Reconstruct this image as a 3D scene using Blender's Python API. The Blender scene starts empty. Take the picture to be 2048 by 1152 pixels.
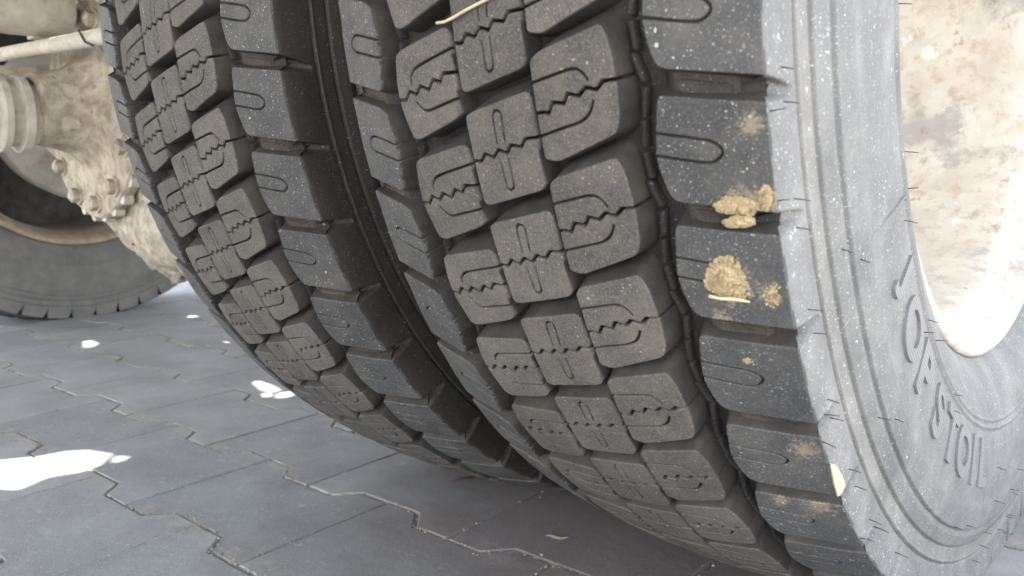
import bpy, math, random
import numpy as np
from mathutils import Vector, Matrix, Euler
from mathutils.geometry import delaunay_2d_cdt

random.seed(7); RNG = np.random.default_rng(11)
SC = bpy.context.scene; COL = SC.collection
PI = math.pi

# ------------------------------------------------------------------ camera, world, sun, exposure
cam_d = bpy.data.cameras.new('camera'); cam = bpy.data.objects.new('camera', cam_d); COL.objects.link(cam)
cam.location = (0.30477, -0.83576, 0.36373)
cam.rotation_euler = (1.430000, 0.0146414, 0.7406938)
cam_d.sensor_width = 36.0; cam_d.lens = 36.0*1649.545/2048.0
cam_d.clip_start = 0.01; cam_d.clip_end = 500
cam_d.dof.use_dof = True; cam_d.dof.focus_distance = 0.62; cam_d.dof.aperture_fstop = 13.0
SC.camera = cam
CAM = Vector(cam.location); CROT = cam.rotation_euler.to_matrix()
FPX = 1649.545

SUN_EL = math.radians(55.7); SUN_AZ_VEC = Vector((-0.21, -0.65, 0)).normalized()
SUN = Vector((SUN_AZ_VEC.x*math.cos(SUN_EL), SUN_AZ_VEC.y*math.cos(SUN_EL), math.sin(SUN_EL)))
w = bpy.data.worlds.new('World'); SC.world = w; w.use_nodes = True
nt = w.node_tree; bg = nt.nodes['Background']
sky = nt.nodes.new('ShaderNodeTexSky'); sky.sky_type = 'NISHITA'; sky.sun_disc = False
sky.sun_elevation = SUN_EL; sky.sun_rotation = math.atan2(SUN.x, SUN.y)
sky.air_density = 1.0; sky.dust_density = 1.6
hs = nt.nodes.new('ShaderNodeHueSaturation'); hs.inputs['Saturation'].default_value = .33     # hazy, whitish sky
nt.links.new(sky.outputs[0], hs.inputs['Color']); nt.links.new(hs.outputs[0], bg.inputs[0]); bg.inputs[1].default_value = 0.15
sd = bpy.data.lights.new('sun', 'SUN'); sd.energy = 4.0; sd.angle = math.radians(0.53); sd.color = (1, .96, .9)
so = bpy.data.objects.new('sun', sd); COL.objects.link(so)
so.rotation_euler = SUN.to_track_quat('Z', 'Y').to_euler()
SC.view_settings.view_transform = 'Standard'; SC.view_settings.look = 'None'
SC.view_settings.gamma = 1; SC.view_settings.exposure = 2.63

# ------------------------------------------------------------------ helpers
def tag(o, label=None, cat=None, group=None, kind=None):
    if label: o['label'] = label
    if cat: o['category'] = cat
    if group: o['group'] = group
    if kind: o['kind'] = kind
    return o
def empty(name, loc=(0, 0, 0), rot=(0, 0, 0)):
    o = bpy.data.objects.new(name, None); COL.objects.link(o); o.location = loc; o.rotation_euler = rot
    o.empty_display_size = .05
    return o
def mesh_np(name, V, F, mats, smooth=True, fmat=None):
    """V (n,3) array; F list/array of quads or tris (uniform) or list of mixed lists"""
    me = bpy.data.meshes.new(name)
    V = np.asarray(V, np.float32)
    if isinstance(F, np.ndarray):
        k = F.shape[1]; n = len(F)
        me.vertices.add(len(V)); me.vertices.foreach_set('co', V.ravel())
        me.loops.add(n*k); me.loops.foreach_set('vertex_index', F.astype(np.int32).ravel())
        me.polygons.add(n); me.polygons.foreach_set('loop_start', np.arange(0, n*k, k, dtype=np.int32))
        me.polygons.foreach_set('loop_total', np.full(n, k, np.int32))
        me.update(calc_edges=True)
    else:
        me.from_pydata([tuple(v) for v in V], [], F); me.update()
    for m in (mats if isinstance(mats, (list, tuple)) else [mats]): me.materials.append(m)
    if fmat is not None: me.polygons.foreach_set('material_index', np.asarray(fmat, np.int32))
    me.polygons.foreach_set('use_smooth', np.full(len(me.polygons), smooth))
    me.validate(); me.update()
    return me
def link(name, me, parent=None, loc=(0, 0, 0), rot=(0, 0, 0)):
    o = bpy.data.objects.new(name, me); COL.objects.link(o)
    o.parent = parent; o.location = loc; o.rotation_euler = rot
    return o
def grid_faces(nu, nv, closed_u=False, closed_v=False):
    iu = np.arange(nu if closed_u else nu-1); iv = np.arange(nv if closed_v else nv-1)
    A, B = np.meshgrid(iu, iv, indexing='ij'); A = A.ravel(); B = B.ravel()
    A2 = (A+1) % nu; B2 = (B+1) % nv
    return np.stack([A*nv+B, A2*nv+B, A2*nv+B2, A*nv+B2], 1)
class MB:
    def __init__(s): s.v = []; s.f = []
    def add(s, vs, fs):
        o = len(s.v); s.v += [tuple(x) for x in vs]; s.f += [[i+o for i in f] for f in fs]
    def box(s, c, d, M=None):
        vs = []
        for x in (-1, 1):
            for y in (-1, 1):
                for z in (-1, 1): vs.append(Vector((x*d[0]/2, y*d[1]/2, z*d[2]/2)))
        if M is not None: vs = [M @ v for v in vs]
        s.add([v+Vector(c) for v in vs], [[0,1,3,2],[4,6,7,5],[0,4,5,1],[2,3,7,6],[0,2,6,4],[1,5,7,3]])
    def tube(s, pts, r, n=10, caps=True):
        pts = [Vector(p) for p in pts]; rr = r if isinstance(r, (list, tuple)) else [r]*len(pts)
        rings = []; N = None
        for i, p in enumerate(pts):
            d = (pts[min(i+1, len(pts)-1)]-pts[max(i-1, 0)]).normalized()
            if N is None:
                N = d.orthogonal().normalized()
            N = (N - d*N.dot(d)).normalized(); B = d.cross(N)
            rings.append([p+(N*math.cos(2*PI*k/n)+B*math.sin(2*PI*k/n))*rr[i] for k in range(n)])
        vs = [v for r_ in rings for v in r_]; fs = []
        for i in range(len(pts)-1):
            for k in range(n): fs.append([i*n+k, i*n+(k+1) % n, (i+1)*n+(k+1) % n, (i+1)*n+k])
        if caps: fs.append(list(range(n))[::-1]); fs.append([len(vs)-n+k for k in range(n)])
        s.add(vs, fs)
    def lathe(s, prof, c, ax=0, n=48, a0=0, a1=2*PI, wob=None):
        """prof [(along,r)], axis 0=x 1=y 2=z"""
        full = abs(a1-a0-2*PI) < 1e-6; m = n if full else n+1
        vs = []
        for (h, r) in prof:
            for k in range(m):
                a = a0+(a1-a0)*k/n; p = [0, 0, 0]; rr = r*(1+(wob(a, h) if wob else 0))
                p[ax] = h; p[(ax+1) % 3] = rr*math.cos(a); p[(ax+2) % 3] = rr*math.sin(a)
                vs.append(Vector(p)+Vector(c))
        fs = []
        for i in range(len(prof)-1):
            for k in range(n): fs.append([i*m+k, i*m+(k+1) % m, (i+1)*m+(k+1) % m, (i+1)*m+k])
        s.add(vs, fs)
    def mesh(s, name, mat, smooth=True): 
        me = mesh_np(name, s.v, s.f, mat, smooth)
        return me
    def obj(s, name, mat, parent=None, smooth=True, loc=(0, 0, 0), rot=(0, 0, 0), sharp=None):
        me = s.mesh(name, mat, smooth)
        if sharp is not None: me.set_sharp_from_angle(angle=math.radians(sharp))
        return link(name, me, parent, loc, rot)
def ray(px, py):
    return (CROT @ Vector(((px-1024)/FPX, -(py-576)/FPX, -1))).normalized()
def on_ground(px, py, z=0.0):
    d = ray(px, py); return CAM+d*((z-CAM.z)/d.z)

def on_plane_y(px, py, y):
    d = ray(px, py); return CAM+d*((y-CAM.y)/d.y)

# ------------------------------------------------------------------ materials
def new_mat(name):
    m = bpy.data.materials.new(name); m.use_nodes = True
    return m, m.node_tree, m.node_tree.nodes['Principled BSDF']
class NB:
    """small node builder"""
    def __init__(s, t, coord='pos'):
        s.t = t
        if coord == 'pos': s.P = t.nodes.new('ShaderNodeNewGeometry').outputs['Position']
        else: s.P = t.nodes.new('ShaderNodeTexCoord').outputs['Object']
    def n(s, typ, **k):
        x = s.t.nodes.new(typ)
        for a, b in k.items(): setattr(x, a, b)
        return x
    def l(s, a, b): s.t.links.new(a, b)
    def mapping(s, scale=(1, 1, 1), loc=(0, 0, 0)):
        m = s.n('ShaderNodeMapping'); s.l(s.P, m.inputs[0]); m.inputs['Scale'].default_value = scale; m.inputs['Location'].default_value = loc
        return m.outputs[0]
    def noise(s, scale, detail=4, rough=.55, vec=None, dist=0):
        x = s.n('ShaderNodeTexNoise'); s.l(vec or s.P, x.inputs['Vector'])
        x.inputs['Scale'].default_value = scale; x.inputs['Detail'].default_value = detail; x.inputs['Roughness'].default_value = rough
        x.inputs['Distortion'].default_value = dist
        return x.outputs['Fac']
    def ramp(s, fac, stops, mode='LINEAR'):
        x = s.n('ShaderNodeValToRGB'); s.l(fac, x.inputs[0]); x.color_ramp.interpolation = mode
        e = x.color_ramp.elements
        while len(e) < len(stops): e.new(.5)
        for i, (p, c) in enumerate(stops):
            e[i].position = p; e[i].color = (c, c, c, 1) if isinstance(c, (int, float)) else (*c, 1)
        return x.outputs[0]
    def mix(s, fac, a, b, mode='MIX'):
        x = s.n('ShaderNodeMix', data_type='RGBA', blend_type=mode)
        for sock, v in ((x.inputs[0], fac), (x.inputs[6], a), (x.inputs[7], b)):
            if isinstance(v, (int, float)): sock.default_value = v
            elif isinstance(v, tuple): sock.default_value = (*v, 1)
            else: s.l(v, sock)
        return x.outputs[2]
    def math(s, op, a, b=0.0):
        x = s.n('ShaderNodeMath', operation=op)
        for sock, v in ((x.inputs[0], a), (x.inputs[1], b)):
            if isinstance(v, (int, float)): sock.default_value = v
            else: s.l(v, sock)
        return x.outputs[0]
    def specks(s, scale, size, keep, vec=None):
        """random small dots: 1 inside a dot"""
        wn = s.n('ShaderNodeTexNoise'); s.l(vec or s.P, wn.inputs['Vector']); wn.inputs['Scale'].default_value = scale*2.2; wn.inputs['Detail'].default_value = 2
        off = s.n('ShaderNodeVectorMath', operation='SCALE'); s.l(wn.outputs['Color'], off.inputs[0]); off.inputs['Scale'].default_value = 1.1/scale
        ad = s.n('ShaderNodeVectorMath', operation='ADD'); s.l(vec or s.P, ad.inputs[0]); s.l(off.outputs[0], ad.inputs[1])
        v = s.n('ShaderNodeTexVoronoi'); s.l(ad.outputs[0], v.inputs['Vector']); v.inputs['Scale'].default_value = scale
        sep = s.n('ShaderNodeSeparateColor'); s.l(v.outputs['Color'], sep.inputs[0])
        thr = s.math('MULTIPLY', sep.outputs[1], size)
        d = s.math('LESS_THAN', v.outputs['Distance'], thr)
        k = s.math('LESS_THAN', sep.outputs[0], keep)
        return s.math('MULTIPLY', d, k)
    def bump(s, h, strength, dist, normal=None):
        x = s.n('ShaderNodeBump'); s.l(h, x.inputs['Height']); x.inputs['Strength'].default_value = strength; x.inputs['Distance'].default_value = dist
        if normal is not None: s.l(normal, x.inputs['Normal'])
        return x.outputs[0]
def rubber(name, c_lo, c_hi, speck=.5, speck_col=(.55, .53, .48), grain=.5, rough=.75, dust=None, dust_amt=.5, spec=.35, vary=0, stains=None, streak=0, wall=None):
    m, t, b = new_mat(name); n = NB(t)
    big = n.ramp(n.noise(14, 5, .6), [(.3, 0.), (.72, 1.)])
    col = n.mix(big, c_lo, c_hi)
    fine = n.noise(900, 4, .75)
    col = n.mix(n.math('MULTIPLY', n.ramp(fine, [(.48, 0.), (.66, 1.)]), grain), col, tuple(min(1, x*2.2) for x in c_hi))
    col = n.mix(n.math('MULTIPLY', n.ramp(n.noise(640, 4, .75, vec=n.mapping((1, 1, 1), (3, 3, 3))), [(.34, 1.), (.52, 0.)]), grain), col, tuple(x*.45 for x in c_lo))
    if dust:
        dm = n.ramp(n.noise(38, 6, .65), [(.45, 0.), (.75, 1.)])
        col = n.mix(n.math('MULTIPLY', dm, dust_amt), col, dust)
    if vary:
        oi = n.n('ShaderNodeObjectInfo'); tv = n.ramp(oi.outputs['Random'], [(0., 1-vary), (1., 1+vary)]); col = n.mix(1.0, col, tv, 'MULTIPLY')
    if streak:
        sk = n.ramp(n.noise(30, 6, .7, vec=n.mapping((1, 1, .22)), dist=.4), [(.3, 1-streak), (.72, 1+streak)]); col = n.mix(1.0, col, sk, 'MULTIPLY')
    for sp, sr_ in (stains or ()):
        dv = n.n('ShaderNodeVectorMath', operation='DISTANCE'); n.l(n.P, dv.inputs[0]); dv.inputs[1].default_value = sp
        st = n.math('ADD', n.math('DIVIDE', dv.outputs['Value'], sr_), n.math('MULTIPLY', n.noise(330, 7, .8), 3.2))
        col = n.mix(n.ramp(n.math('MULTIPLY', st, .33), [(.60, .75), (.72, 0.)]), col, (.26, .21, .14))
    sm = n.ramp(n.noise(22, 3, .5), [(.40, .1), (.66, 1.)])
    s1 = n.math('MULTIPLY', n.specks(260, .26, speck*.7), sm)
    sm2 = n.ramp(n.noise(55, 4, .65, vec=n.mapping((1, 1, 1), (8, 3, 1))), [(.40, .3), (.60, 1.)])
    s2 = n.math('MULTIPLY', n.specks(620, .36, speck*.9), sm2)
    s3 = n.math('MULTIPLY', n.math('MULTIPLY', n.specks(1100, .42, min(1, speck*1.8)), .6), sm2)
    col = n.mix(n.math('MULTIPLY', n.math('MAXIMUM', n.math('MAXIMUM', s1, s2), s3), .75), col, speck_col)
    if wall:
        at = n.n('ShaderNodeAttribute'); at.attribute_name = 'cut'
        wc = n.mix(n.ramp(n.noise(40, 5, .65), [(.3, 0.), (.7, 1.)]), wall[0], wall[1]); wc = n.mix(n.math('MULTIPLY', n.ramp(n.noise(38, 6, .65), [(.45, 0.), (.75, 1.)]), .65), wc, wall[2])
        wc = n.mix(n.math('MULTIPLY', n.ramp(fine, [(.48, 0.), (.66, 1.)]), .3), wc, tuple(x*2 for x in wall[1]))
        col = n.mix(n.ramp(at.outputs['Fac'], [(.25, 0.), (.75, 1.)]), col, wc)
    n.l(col, b.inputs['Base Color'])
    b.inputs['Roughness'].default_value = rough; b.inputs['Specular IOR Level'].default_value = spec
    h = n.math('ADD', n.math('MULTIPLY', fine, .6), n.noise(330, 4, .65))
    n.l(n.bump(h, .55, .0006), b.inputs['Normal'])
    return m
def crown_hit(px, py):
    d = ray(px, py)
    for k in range(6000):
        p = CAM+d*(.2+k*.0003); u = p.x*1000
        if math.hypot(p.y, p.z-.51)*1000 < 530-.7954e-3*u*u: return tuple(p)
STAINS = [(crown_hit(1610, 900), .014), (crown_hit(1640, 1010), .016), (crown_hit(1560, 1000), .010), (crown_hit(1420, 1000), .010), (crown_hit(1460, 570), .020), (crown_hit(1490, 415), .018), (crown_hit(1530, 405), .012), (crown_hit(1440, 640), .012), (crown_hit(1500, 250), .010), (crown_hit(1540, 590), .010)]
M = {}
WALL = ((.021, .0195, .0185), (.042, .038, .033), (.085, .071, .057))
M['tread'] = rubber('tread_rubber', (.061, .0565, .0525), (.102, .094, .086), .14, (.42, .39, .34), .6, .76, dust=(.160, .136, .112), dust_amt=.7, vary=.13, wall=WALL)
M['wall'] = rubber('block_wall_rubber', (.022, .020, .019), (.045, .040, .034), .2, (.30, .27, .23), .4, .72, dust=(.10, .08, .06), dust_amt=.65)
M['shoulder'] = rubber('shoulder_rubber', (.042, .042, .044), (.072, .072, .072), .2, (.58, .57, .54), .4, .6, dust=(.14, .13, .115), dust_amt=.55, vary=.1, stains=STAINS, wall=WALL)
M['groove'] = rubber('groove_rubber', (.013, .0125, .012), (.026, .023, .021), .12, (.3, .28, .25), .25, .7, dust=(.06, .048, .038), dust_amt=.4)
M['sidewall'] = rubber('dusty_sidewall_rubber', (.124, .125, .125), (.180, .179, .175), .24, (.72, .72, .69), .2, .62, dust=(.27, .262, .243), dust_amt=.6, streak=.16)
M['band'] = rubber('dusty_band_rubber', (.146, .142, .134), (.205, .198, .186), .2, (.7, .7, .68), .2, .65, dust=(.30, .285, .26), dust_amt=.6, streak=.16)
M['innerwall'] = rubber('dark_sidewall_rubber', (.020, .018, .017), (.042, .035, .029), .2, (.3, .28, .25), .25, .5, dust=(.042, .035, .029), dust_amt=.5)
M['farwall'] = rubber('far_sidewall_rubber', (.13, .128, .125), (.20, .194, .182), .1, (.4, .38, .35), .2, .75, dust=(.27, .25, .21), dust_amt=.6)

def letter_mat():
    m, t, b = new_mat('ribbed_letter_rubber'); n = NB(t)
    col = n.mix(n.noise(40, 4), (.160, .162, .163), (.212, .213, .211)); n.l(col, b.inputs['Base Color'])
    wv = n.n('ShaderNodeTexWave', bands_direction='DIAGONAL'); n.l(n.mapping((0, 1, 1)), wv.inputs['Vector']); wv.inputs['Scale'].default_value = 150
    n.l(n.bump(wv.outputs['Fac'], .6, .0006), b.inputs['Normal']); b.inputs['Roughness'].default_value = .6
    return m
M['letter'] = letter_mat()
def rim_mat():
    m, t, b = new_mat('worn_rim_paint'); n = NB(t)
    fine = n.noise(70, 7, .68); mid = n.noise(24, 6, .65); big = n.noise(7, 4, .6)
    col = n.mix(n.ramp(mid, [(.32, 0.), (.66, 1.)]), (.48, .435, .365), (.60, .56, .49))
    col = n.mix(n.ramp(fine, [(.50, 0.), (.66, .8)]), col, (.43, .33, .24))
    col = n.mix(n.ramp(n.math('ADD', big, n.math('MULTIPLY', fine, .35)), [(.72, 0.), (.80, .7)]), col, (.31, .295, .285))
    col = n.mix(n.ramp(n.noise(34, 5, .6, vec=n.mapping((1, 1, 1), (7, 2, 5))), [(.63, 0.), (.66, .9)]), col, (.66, .65, .62))
    col = n.mix(n.ramp(n.noise(48, 5, .7, vec=n.mapping((1, 1, 1), (1, 9, 3))), [(.62, 0.), (.68, .7)]), col, (.30, .19, .11))
    n.l(col, b.inputs['Base Color']); b.inputs['Roughness'].default_value = .6
    n.l(n.bump(fine, .5, .002), b.inputs['Normal'])
    return m
M['rim'] = rim_mat()
def mud_metal(name, a, b_, rust=(.30, .20, .12), bump=.006, scale=30, rough=.85):
    m, t, b = new_mat(name); n = NB(t)
    nz = n.noise(scale, 7, .62, dist=.3)
    col = n.mix(n.ramp(nz, [(.35, 0.), (.65, 1.)]), a, b_)
    col = n.mix(n.ramp(n.noise(scale*1.7, 5, .6, vec=n.mapping((1, 1, 1), (4, 4, 4))), [(.56, 0.), (.70, .7)]), col, rust)
    n.l(col, b.inputs['Base Color']); b.inputs['Roughness'].default_value = rough
    n.l(n.bump(nz, .9, bump), b.inputs['Normal'])
    return m
M['mudsteel'] = mud_metal('mud_coated_steel', (.30, .25, .185), (.56, .50, .41), rust=(.18, .14, .10), scale=42)
M['palesteel'] = mud_metal('pale_dusty_steel', (.52, .48, .41), (.65, .61, .54), rust=(.42, .36, .28), bump=.003, scale=36)
M['drum'] = mud_metal('dusty_drum', (.30, .28, .25), (.45, .42, .37), bump=.002, scale=20)
M['goldrim'] = mud_metal('rusty_rim_lip', (.33, .27, .2), (.46, .38, .28), bump=.001, scale=40)
M['darksteel'] = mud_metal('dark_steel', (.06, .06, .06), (.12, .11, .1), rust=(.14, .1, .07), bump=.002)
M['body'] = mud_metal('truck_underbody_paint', (.16, .16, .16), (.24, .23, .22), bump=.002, scale=8)
def mud_mat():
    m, t, b = new_mat('dried_yellow_mud'); n = NB(t)
    nz = n.noise(260, 5, .65)
    col = n.mix(n.ramp(nz, [(.3, 0.), (.7, 1.)]), (.20, .145, .08), (.50, .40, .245)); n.l(col, b.inputs['Base Color'])
    b.inputs['Roughness'].default_value = .95; n.l(n.bump(nz, .8, .001), b.inputs['Normal'])
    return m
M['mud'] = mud_mat()
def plain(name, c, rough=.7):
    m, t, b = new_mat(name); n = NB(t)
    col = n.mix(n.noise(200, 4), tuple(x*.8 for x in c), tuple(min(1, x*1.15) for x in c)); n.l(col, b.inputs['Base Color'])
    b.inputs['Roughness'].default_value = rough
    return m
M['straw'] = plain('dry_straw', (.62, .52, .33)); M['chip'] = plain('pale_clay', (.50, .43, .31)); M['wire'] = plain('black_wire', (.04, .04, .04))
M['leaf'] = plain('dry_leaf', (.22, .17, .13))
def paver_mat():
    m, t, b = new_mat('concrete_paver'); n = NB(t)
    oi = n.n('ShaderNodeObjectInfo')
    v = n.ramp(oi.outputs['Random'], [(0., (.30, .318, .345)), (.5, (.345, .36, .385)), (1., (.39, .40, .42))])
    blot = n.ramp(n.noise(9, 5, .6), [(.32, .74), (.68, 1.1)])
    col = n.mix(1.0, v, blot, 'MULTIPLY')
    gr = n.noise(700, 3, .7)
    col = n.mix(n.ramp(gr, [(.46, 0.), (.72, .6)]), col, (.52, .52, .51))
    col = n.mix(n.ramp(n.noise(420, 5, .8, vec=n.mapping((1, 1, 1), (5, 5, 5))), [(.32, .6), (.46, 0.)]), col, (.13, .135, .145))
    col = n.mix(n.math('MULTIPLY', n.specks(150, .26, .5), .6), col, (.55, .53, .5))
    so = n.n('ShaderNodeSeparateXYZ'); tc = n.n('ShaderNodeTexCoord'); n.l(tc.outputs['Object'], so.inputs[0])
    edge = n.ramp(n.math('ABSOLUTE', so.outputs[1]), [(.048, 0.), (.092, 1.)])
    smear = n.ramp(n.math('ADD', n.noise(45, 6, .7), n.math('MULTIPLY', edge, .22)), [(.60, 0.), (.80, .8)])
    col = n.mix(smear, col, (.44, .415, .375))
    col = n.mix(n.math('MULTIPLY', n.specks(70, .30, .30), .5), col, (.52, .51, .49))
    # darker brown tone round the tyres, fading outwards with a noisy edge
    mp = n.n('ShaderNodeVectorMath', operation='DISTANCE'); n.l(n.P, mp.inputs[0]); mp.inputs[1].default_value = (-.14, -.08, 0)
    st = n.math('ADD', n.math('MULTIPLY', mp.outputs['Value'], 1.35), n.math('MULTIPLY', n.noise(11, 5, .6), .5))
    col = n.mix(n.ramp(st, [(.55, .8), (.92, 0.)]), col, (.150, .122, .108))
    n.l(col, b.inputs['Base Color']); b.inputs['Roughness'].default_value = .8
    h = n.math('ADD', gr, n.math('MULTIPLY', n.noise(60, 4), 1.5)); n.l(n.bump(h, .5, .0012), b.inputs['Normal'])
    return m
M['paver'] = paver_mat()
def sand_mat():
    m, t, b = new_mat('joint_sand'); n = NB(t)
    col = n.mix(n.noise(150, 5, .7), (.24, .22, .19), (.40, .37, .32)); n.l(col, b.inputs['Base Color']); b.inputs['Roughness'].default_value = .95
    n.l(n.bump(n.noise(500, 4), .8, .002), b.inputs['Normal'])
    return m
M['sand'] = sand_mat()

# ------------------------------------------------------------------ the ground
g = 60.0
gm = mesh_np('ground', [(-g, -g, -.03), (g, -g, -.03), (g, g, -.03), (-g, g, -.03)], np.array([[0, 1, 2, 3]]), M['sand'], False)
tag(link('ground', gm), kind='structure')
# joint sand sheet: lies a few mm below the paver tops
def sheet(nx, ny, x0, x1, y0, y1, z):
    X, Y = np.meshgrid(np.linspace(x0, x1, nx), np.linspace(y0, y1, ny), indexing='ij')
    return np.stack([X.ravel(), Y.ravel(), np.full(X.size, z)], 1), grid_faces(nx, ny)
V, F = sheet(60, 60, -6, 4, -3, 7, -.0032)
V[:, 2] += RNG.normal(0, .0006, len(V))
pavement = tag(link('pavement', mesh_np('pavement', V, F, M['sand'])), kind='structure')
PL, PW = 0.231, 0.163                         # paver length along the row, row pitch
HE, HWt = 0.0945, 0.0685                        # half widths at the ends and at the waist
def paver_outline(ins):
    hl = PL/2-ins
    x1, x2 = .046, .0695
    r = []
    pts = [(-hl, -HE+ins), (-x2-ins*.3, -HE+ins), (-x1-ins*.3, -HWt+ins), (x1+ins*.3, -HWt+ins), (x2+ins*.3, -HE+ins), (hl, -HE+ins)]
    return pts+[(-x, -y) for x, y in pts]
def paver_mesh():
    m = MB(); o0 = paver_outline(.0012); o1 = paver_outline(.0016); o2 = paver_outline(.0030); n_ = len(o0)
    vs = [(x, y, -.028) for x, y in o0]+[(x, y, -.0015) for x, y in o1]+[(x, y, 0) for x, y in o2]
    fs = []
    for k in (0, 1):
        for i in range(n_): fs.append([k*n_+i, k*n_+(i+1) % n_, (k+1)*n_+(i+1) % n_, (k+1)*n_+i])
    # top: three convex pieces (I shape)
    t = lambda *ix: [2*n_+i for i in ix]
    fs += [t(0, 1, 2, 9, 10, 11)[:3]+t(9, 10, 11), t(2, 3, 8, 9), t(3, 4, 5, 6, 7, 8)]
    m.add(vs, fs); return m
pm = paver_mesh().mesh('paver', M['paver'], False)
LROT = math.radians(2.2); lc, ls = math.cos(LROT), math.sin(LROT)
P0 = Vector((-0.505, -0.384, 0))               # centre of a paver of the reference row
cells = []
for j in range(-5, 30):
    for i in range(-24, 24):
        lx = i*PL+(PL/2 if j % 2 else 0); ly = j*PW
        p = P0+Vector((lx*lc-ly*ls, lx*ls+ly*lc, 0))
        if not (-5.0 < p.x < 2.0 and -1.2 < p.y < 4): continue
        q = CROT.transposed() @ (p-CAM)
        if q.z > -.05: vis = False
        else:
            u = 1024+FPX*q.x/-q.z; v = 576-FPX*q.y/-q.z
            vis = -350 < u < 2400 and 300 < v < 1600
        cells.append((not vis, (p-CAM).length, p))
cells.sort(key=lambda c: (c[0], c[1]))
far = MB()
for k, (inv, d, p) in enumerate(cells):
    rz = LROT+random.gauss(0, .004); dz = random.gauss(0, .0005); rx, ry = random.gauss(0, .002), random.gauss(0, .002)
    if k < 230:
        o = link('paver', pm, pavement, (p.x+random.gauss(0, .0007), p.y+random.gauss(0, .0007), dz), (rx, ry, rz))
    else:
        pmesh = paver_mesh(); R_ = Euler((rx, ry, rz)).to_matrix()
        far.add([R_ @ Vector(v_)+Vector((p.x, p.y, dz)) for v_ in pmesh.v], pmesh.f)
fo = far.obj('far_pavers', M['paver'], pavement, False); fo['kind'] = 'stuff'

gr = MB(); rs = random.Random(3)
tet = [(1, 1, 1), (-1, -1, 1), (-1, 1, -1), (1, -1, -1)]
near = [c[2] for c in cells[:110]]
for p in near:
    o1 = [Vector((x, y, 0)) for x, y in paver_outline(-.001)]
    for i in range(len(o1)):
        a, b_ = o1[i], o1[(i+1) % len(o1)]; straight = i in (5, 11)
        for k in range(int((b_-a).length*(150 if not straight else 70))):
            q = a+(b_-a)*rs.random(); q = Vector((q.x*lc-q.y*ls, q.x*ls+q.y*lc, 0))
            sz = rs.choice((.0004, .0006, .0006, .0009, .0013)); E_ = Euler((rs.uniform(0, 6), rs.uniform(0, 6), rs.uniform(0, 6))).to_matrix()
            c_ = p+q+Vector((rs.gauss(0, .0028), rs.gauss(0, .0028), sz*.2-.0008))
            gr.add([c_+E_ @ Vector(t_)*sz for t_ in tet], [[0, 1, 2], [0, 3, 1], [0, 2, 3], [1, 3, 2]])
so_ = gr.obj('joint_sand_grains', M['sand'], pavement, False); so_['kind'] = 'stuff'
# ------------------------------------------------------------------ tyre geometry
R = 0.530; AXZ = 0.510
NP = 53; DEL = 2*PI/NP; PH = -0.224066; PITCH = R*DEL*1000.0       # mm per pitch
RC = 0.7954e-3
INX = -0.35685; PHI = 0.088365
def crown(x): return 530.0-RC*x*x
right = [(143.5, 513.2), (144.4, 508), (144.3, 497), (143.6, 485), (143.6, 482), (144.3, 475), (145.2, 468), (148.0, 460), (150.0, 454), (152.5, 438), (154, 418), (153.5, 398),
         (151.8, 382), (150.1, 372), (148.2, 362), (144.5, 348), (138, 333), (130.5, 322), (126.5, 317.5), (122.5, 314), (118, 311)]
def build_profile():
    xs = list(np.arange(-133, 143.6, .5)); pts = [(x, crown(x)) for x in xs]; tau = list(xs)
    def ext(poly, sgn):
        P = np.array(poly, float); out = []; tt = 143.0 if sgn > 0 else -133.0
        # Catmull-Rom through the points
        for i in range(len(P)-1):
            p0 = P[max(i-1, 0)]; p1 = P[i]; p2 = P[i+1]; p3 = P[min(i+2, len(P)-1)]
            n = max(2, int(np.linalg.norm(p2-p1)/.5))
            for k in range(n):
                a = k/n
                q = .5*((2*p1)+(-p0+p2)*a+(2*p0-5*p1+4*p2-p3)*a*a+(-p0+3*p1-3*p2+p3)*a**3)
                out.append(q)
        out.append(P[-1]); return out
    rp = ext(right, 1); lp = ext([(-(x-10.0), r) for x, r in right], -1)
    prev = np.array(pts[-1]); T = tau[-1]; RT = []; RP = []
    for q in rp[1:]:
        T += np.linalg.norm(q-prev); prev = q; RT.append(T); RP.append(tuple(q))
    prev = np.array(pts[0]); T = tau[0]; LT = []; LP = []
    for q in lp[1:]:
        T -= np.linalg.norm(q-prev); prev = q; LT.append(T); LP.append(tuple(q))
    allp = np.array(LP[::-1]+pts+RP); allt = np.array(LT[::-1]+tau+RT)
    d = np.gradient(allp, axis=0)
    k = np.ones(5)/5
    d = np.stack([np.convolve(np.pad(d[:, j], 2, 'edge'), k, 'valid') for j in (0, 1)], 1)
    nrm = np.stack([-d[:, 1], d[:, 0]], 1); nrm /= np.linalg.norm(nrm, axis=1)[:, None]
    return allt, allp, nrm
PT, PP, PN = build_profile()
def tau_at_r(r, side=1):
    sel = PT > 143 if side > 0 else PT < -133
    i = np.argmin(np.abs(PP[sel, 1]-r)); return PT[sel][i]
def to_world(tau, s, depth):
    """tyre-local metres from profile param (mm), pitch coordinate s, depth (mm, inward)"""
    x = np.interp(tau, PT, PP[:, 0]); r = np.interp(tau, PT, PP[:, 1])
    nx = np.interp(tau, PT, PN[:, 0]); nr = np.interp(tau, PT, PN[:, 1])
    x = (x-nx*depth)/1000; r = (r-nr*depth)/1000; t = PH-s*DEL
    return np.stack([x, -r*np.cos(t), r*np.sin(t)], -1)
def sstep(a, b, x):
    t = np.clip((x-a)/(b-a), 0, 1); return t*t*(3-2*t)
R1, R2, R3, R4 = (tau_at_r(r) for r in (482, 468, 454, 372))
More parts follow.
